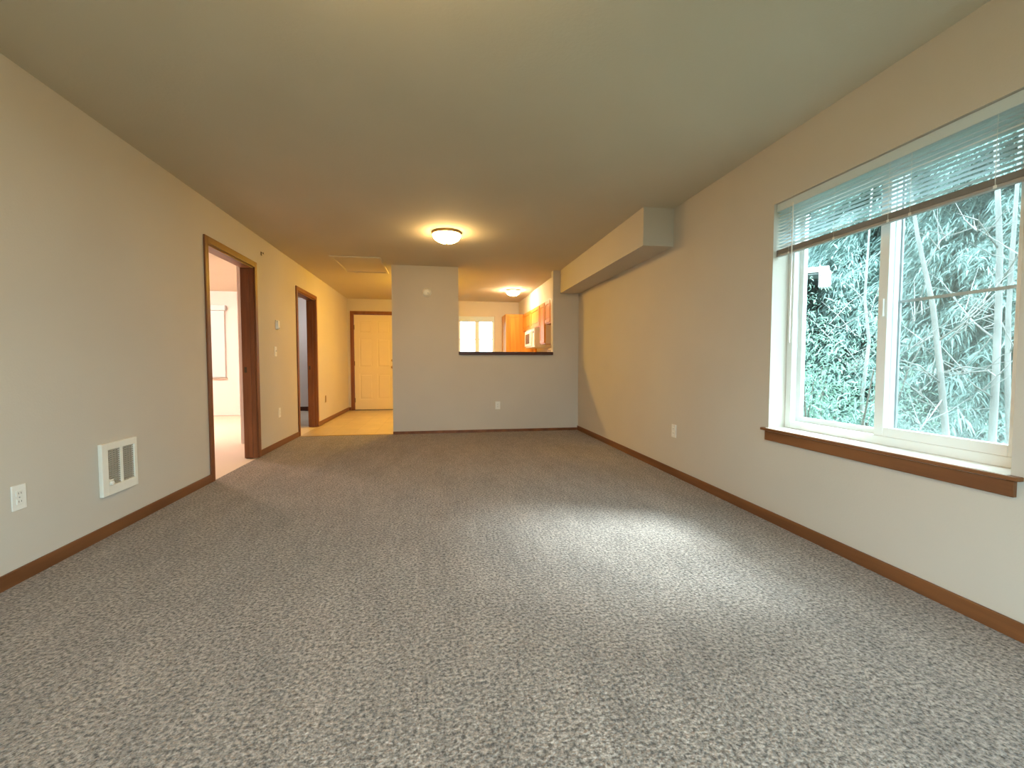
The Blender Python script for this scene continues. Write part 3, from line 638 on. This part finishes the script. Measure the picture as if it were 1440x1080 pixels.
# bare alders
def ray(px, py, dist):
    d = R_.T @ np.array([(px - 720) / FPX, (py - 540) / FPX, 1.0]); d = d / np.linalg.norm(d[:2]); return Vector((d[0] * dist, d[1] * dist, CAM_H + d[2] * dist))
def alder(label, dist, pts, rads, branches, seed):
    random.seed(seed)
    tp = [ray(px, py, dist) for px, py in pts]; b0 = Vector((tp[0].x + .05, tp[0].y, GZ))
    top = tp[-1] + (tp[-1] - tp[-2]).normalized() * 3.0
    r = empty('bare_alder', b0); tag(r, label, 'tree', 'bare trees outside the window'); off = r.location
    path = [b0] + tp + [top]; rad = [rads[0] * 1.3] + list(rads) + [.012]
    MB().tube(path, rad, 9).build('trunk', M_ALDER, r, True, off)
    tw = MB()
    for (a, c, r0) in branches:
        p0 = ray(a[0], a[1], dist); p1 = ray(c[0], c[1], dist + random.uniform(-.5, .5)); mid = (p0 + p1) / 2 + Vector((0, 0, random.uniform(-.06, .10)))
        MB().tube([p0, mid, p1], [r0 * .55, r0 * .4, r0 * .2], 6).build('branch', M_ALDER, r, True, off)
        for i in range(5):
            t = random.uniform(.25, .98); q = p0.lerp(p1, t); e = q + Vector((random.uniform(-.4, .4), random.uniform(-.4, .4), random.uniform(-.05, .5)))
            tw.tube([q, (q + e) / 2 + Vector((0, 0, random.uniform(-.05, .05))), e], [.005, .0035, .0015], 4)
    tw.build('twigs', M_ALDER, r, off=off)['kind'] = 'stuff'
alder('pale bare trunk leaning left in the middle of the right window pane', 5.6, [(1332, 628), (1322, 520), (1312, 430), (1290, 330), (1278, 250)], [.028, .025, .021, .016, .012],
      [((1324, 540), (1262, 505), .014), ((1318, 480), (1400, 412), .016), ((1316, 470), (1262, 500), .013), ((1312, 430), (1265, 470), .012), ((1326, 560), (1290, 610), .013), ((1320, 525), (1395, 520), .013), ((1300, 380), (1345, 320), .013), ((1330, 590), (1285, 545), .012)], 21)
alder('tall pale upright bare trunk near the right edge of the right window pane', 5.9, [(1394, 640), (1400, 540), (1404, 440), (1406, 350), (1402, 240)], [.030, .028, .025, .022, .018],
      [((1402, 480), (1340, 418), .018), ((1404, 440), (1330, 480), .015), ((1400, 520), (1330, 530), .013), ((1406, 400), (1450, 330), .016), ((1404, 350), (1345, 300), .015), ((1398, 560), (1345, 520), .012)], 22)
alder('second thin bare trunk just right of the tall upright one', 6.4, [(1420, 640), (1417, 540), (1418, 440), (1424, 350), (1432, 240)], [.024, .022, .020, .018, .014],
      [((1418, 470), (1380, 430), .01), ((1418, 500), (1445, 450), .01)], 23)
alder('slender twiggy bare tree low in the left window pane', 6.3, [(1215, 640), (1212, 560), (1222, 480), (1216, 420), (1222, 330)], [.022, .02, .017, .013, .009],
      [((1214, 520), (1160, 470), .009), ((1220, 480), (1165, 455), .009), ((1214, 540), (1180, 500), .008), ((1218, 460), (1238, 400), .008)], 24)

# neighbouring building behind the trees
def house():
    c = ray(1190, 372, 7.6); zf = c.z
    r = empty('neighbor_house', (c.x + 2, c.y + 2, GZ)); tag(r, 'neighbouring house with white eave board at the left pane edge among trees', 'house'); off = r.location
    d = Vector((c.x, c.y, 0)).normalized(); lft = Vector((-d.y, d.x, 0))
    r.location = c + lft * 2 + d * 2.5; r.location.z = GZ; ang = math.atan2(lft.y, lft.x); r.rotation_euler = (0, 0, ang)
    # local: +x to the left of the view, -y away from the viewer
    w_, dp = 5.0, 5.0; x0 = -1.75; hz = zf - GZ
    MB().box(x0 + .35, x0 + w_, -dp, 1.9, 0, hz - .1).build('house_wall', M_SIDING, r)
    MB().poly([(x0, 2.3, hz), (x0, -dp, hz), (x0, -dp / 2 + 1.1, hz + .34)], (w_, 0, 0)).build('roof', M_ROOF, r)
    MB().box(x0 - .02, x0 + w_, 2.30, 2.34, hz - .035, hz + .04, .005).build('fascia', M_FASCIA, r)
    MB().box(x0 - .06, x0 - .02, -dp, 2.34, hz - .035, hz + .04, .005).build('fascia', M_FASCIA, r)
    MB().box(x0, x0 + w_, 1.9, 2.3, hz - .06, hz - .04).build('eave_soffit', M_SIDING, r)
    MB().box(x0 - .08, x0 + .06, 2.2, 2.36, hz - .26, hz - .03, .01).build('corner_trim', M_FASCIA, r)
    wn = MB().box(x0 + 1.0, x0 + 2.0, 1.9, 1.94, hz - 1.5, hz - .5, .004).build('window_frame', M_VINYL, r); MB().box(x0 + 1.06, x0 + 1.94, 1.935, 1.945, hz - 1.44, hz - .56).build('pane', M_BLACKGL, wn)
house()
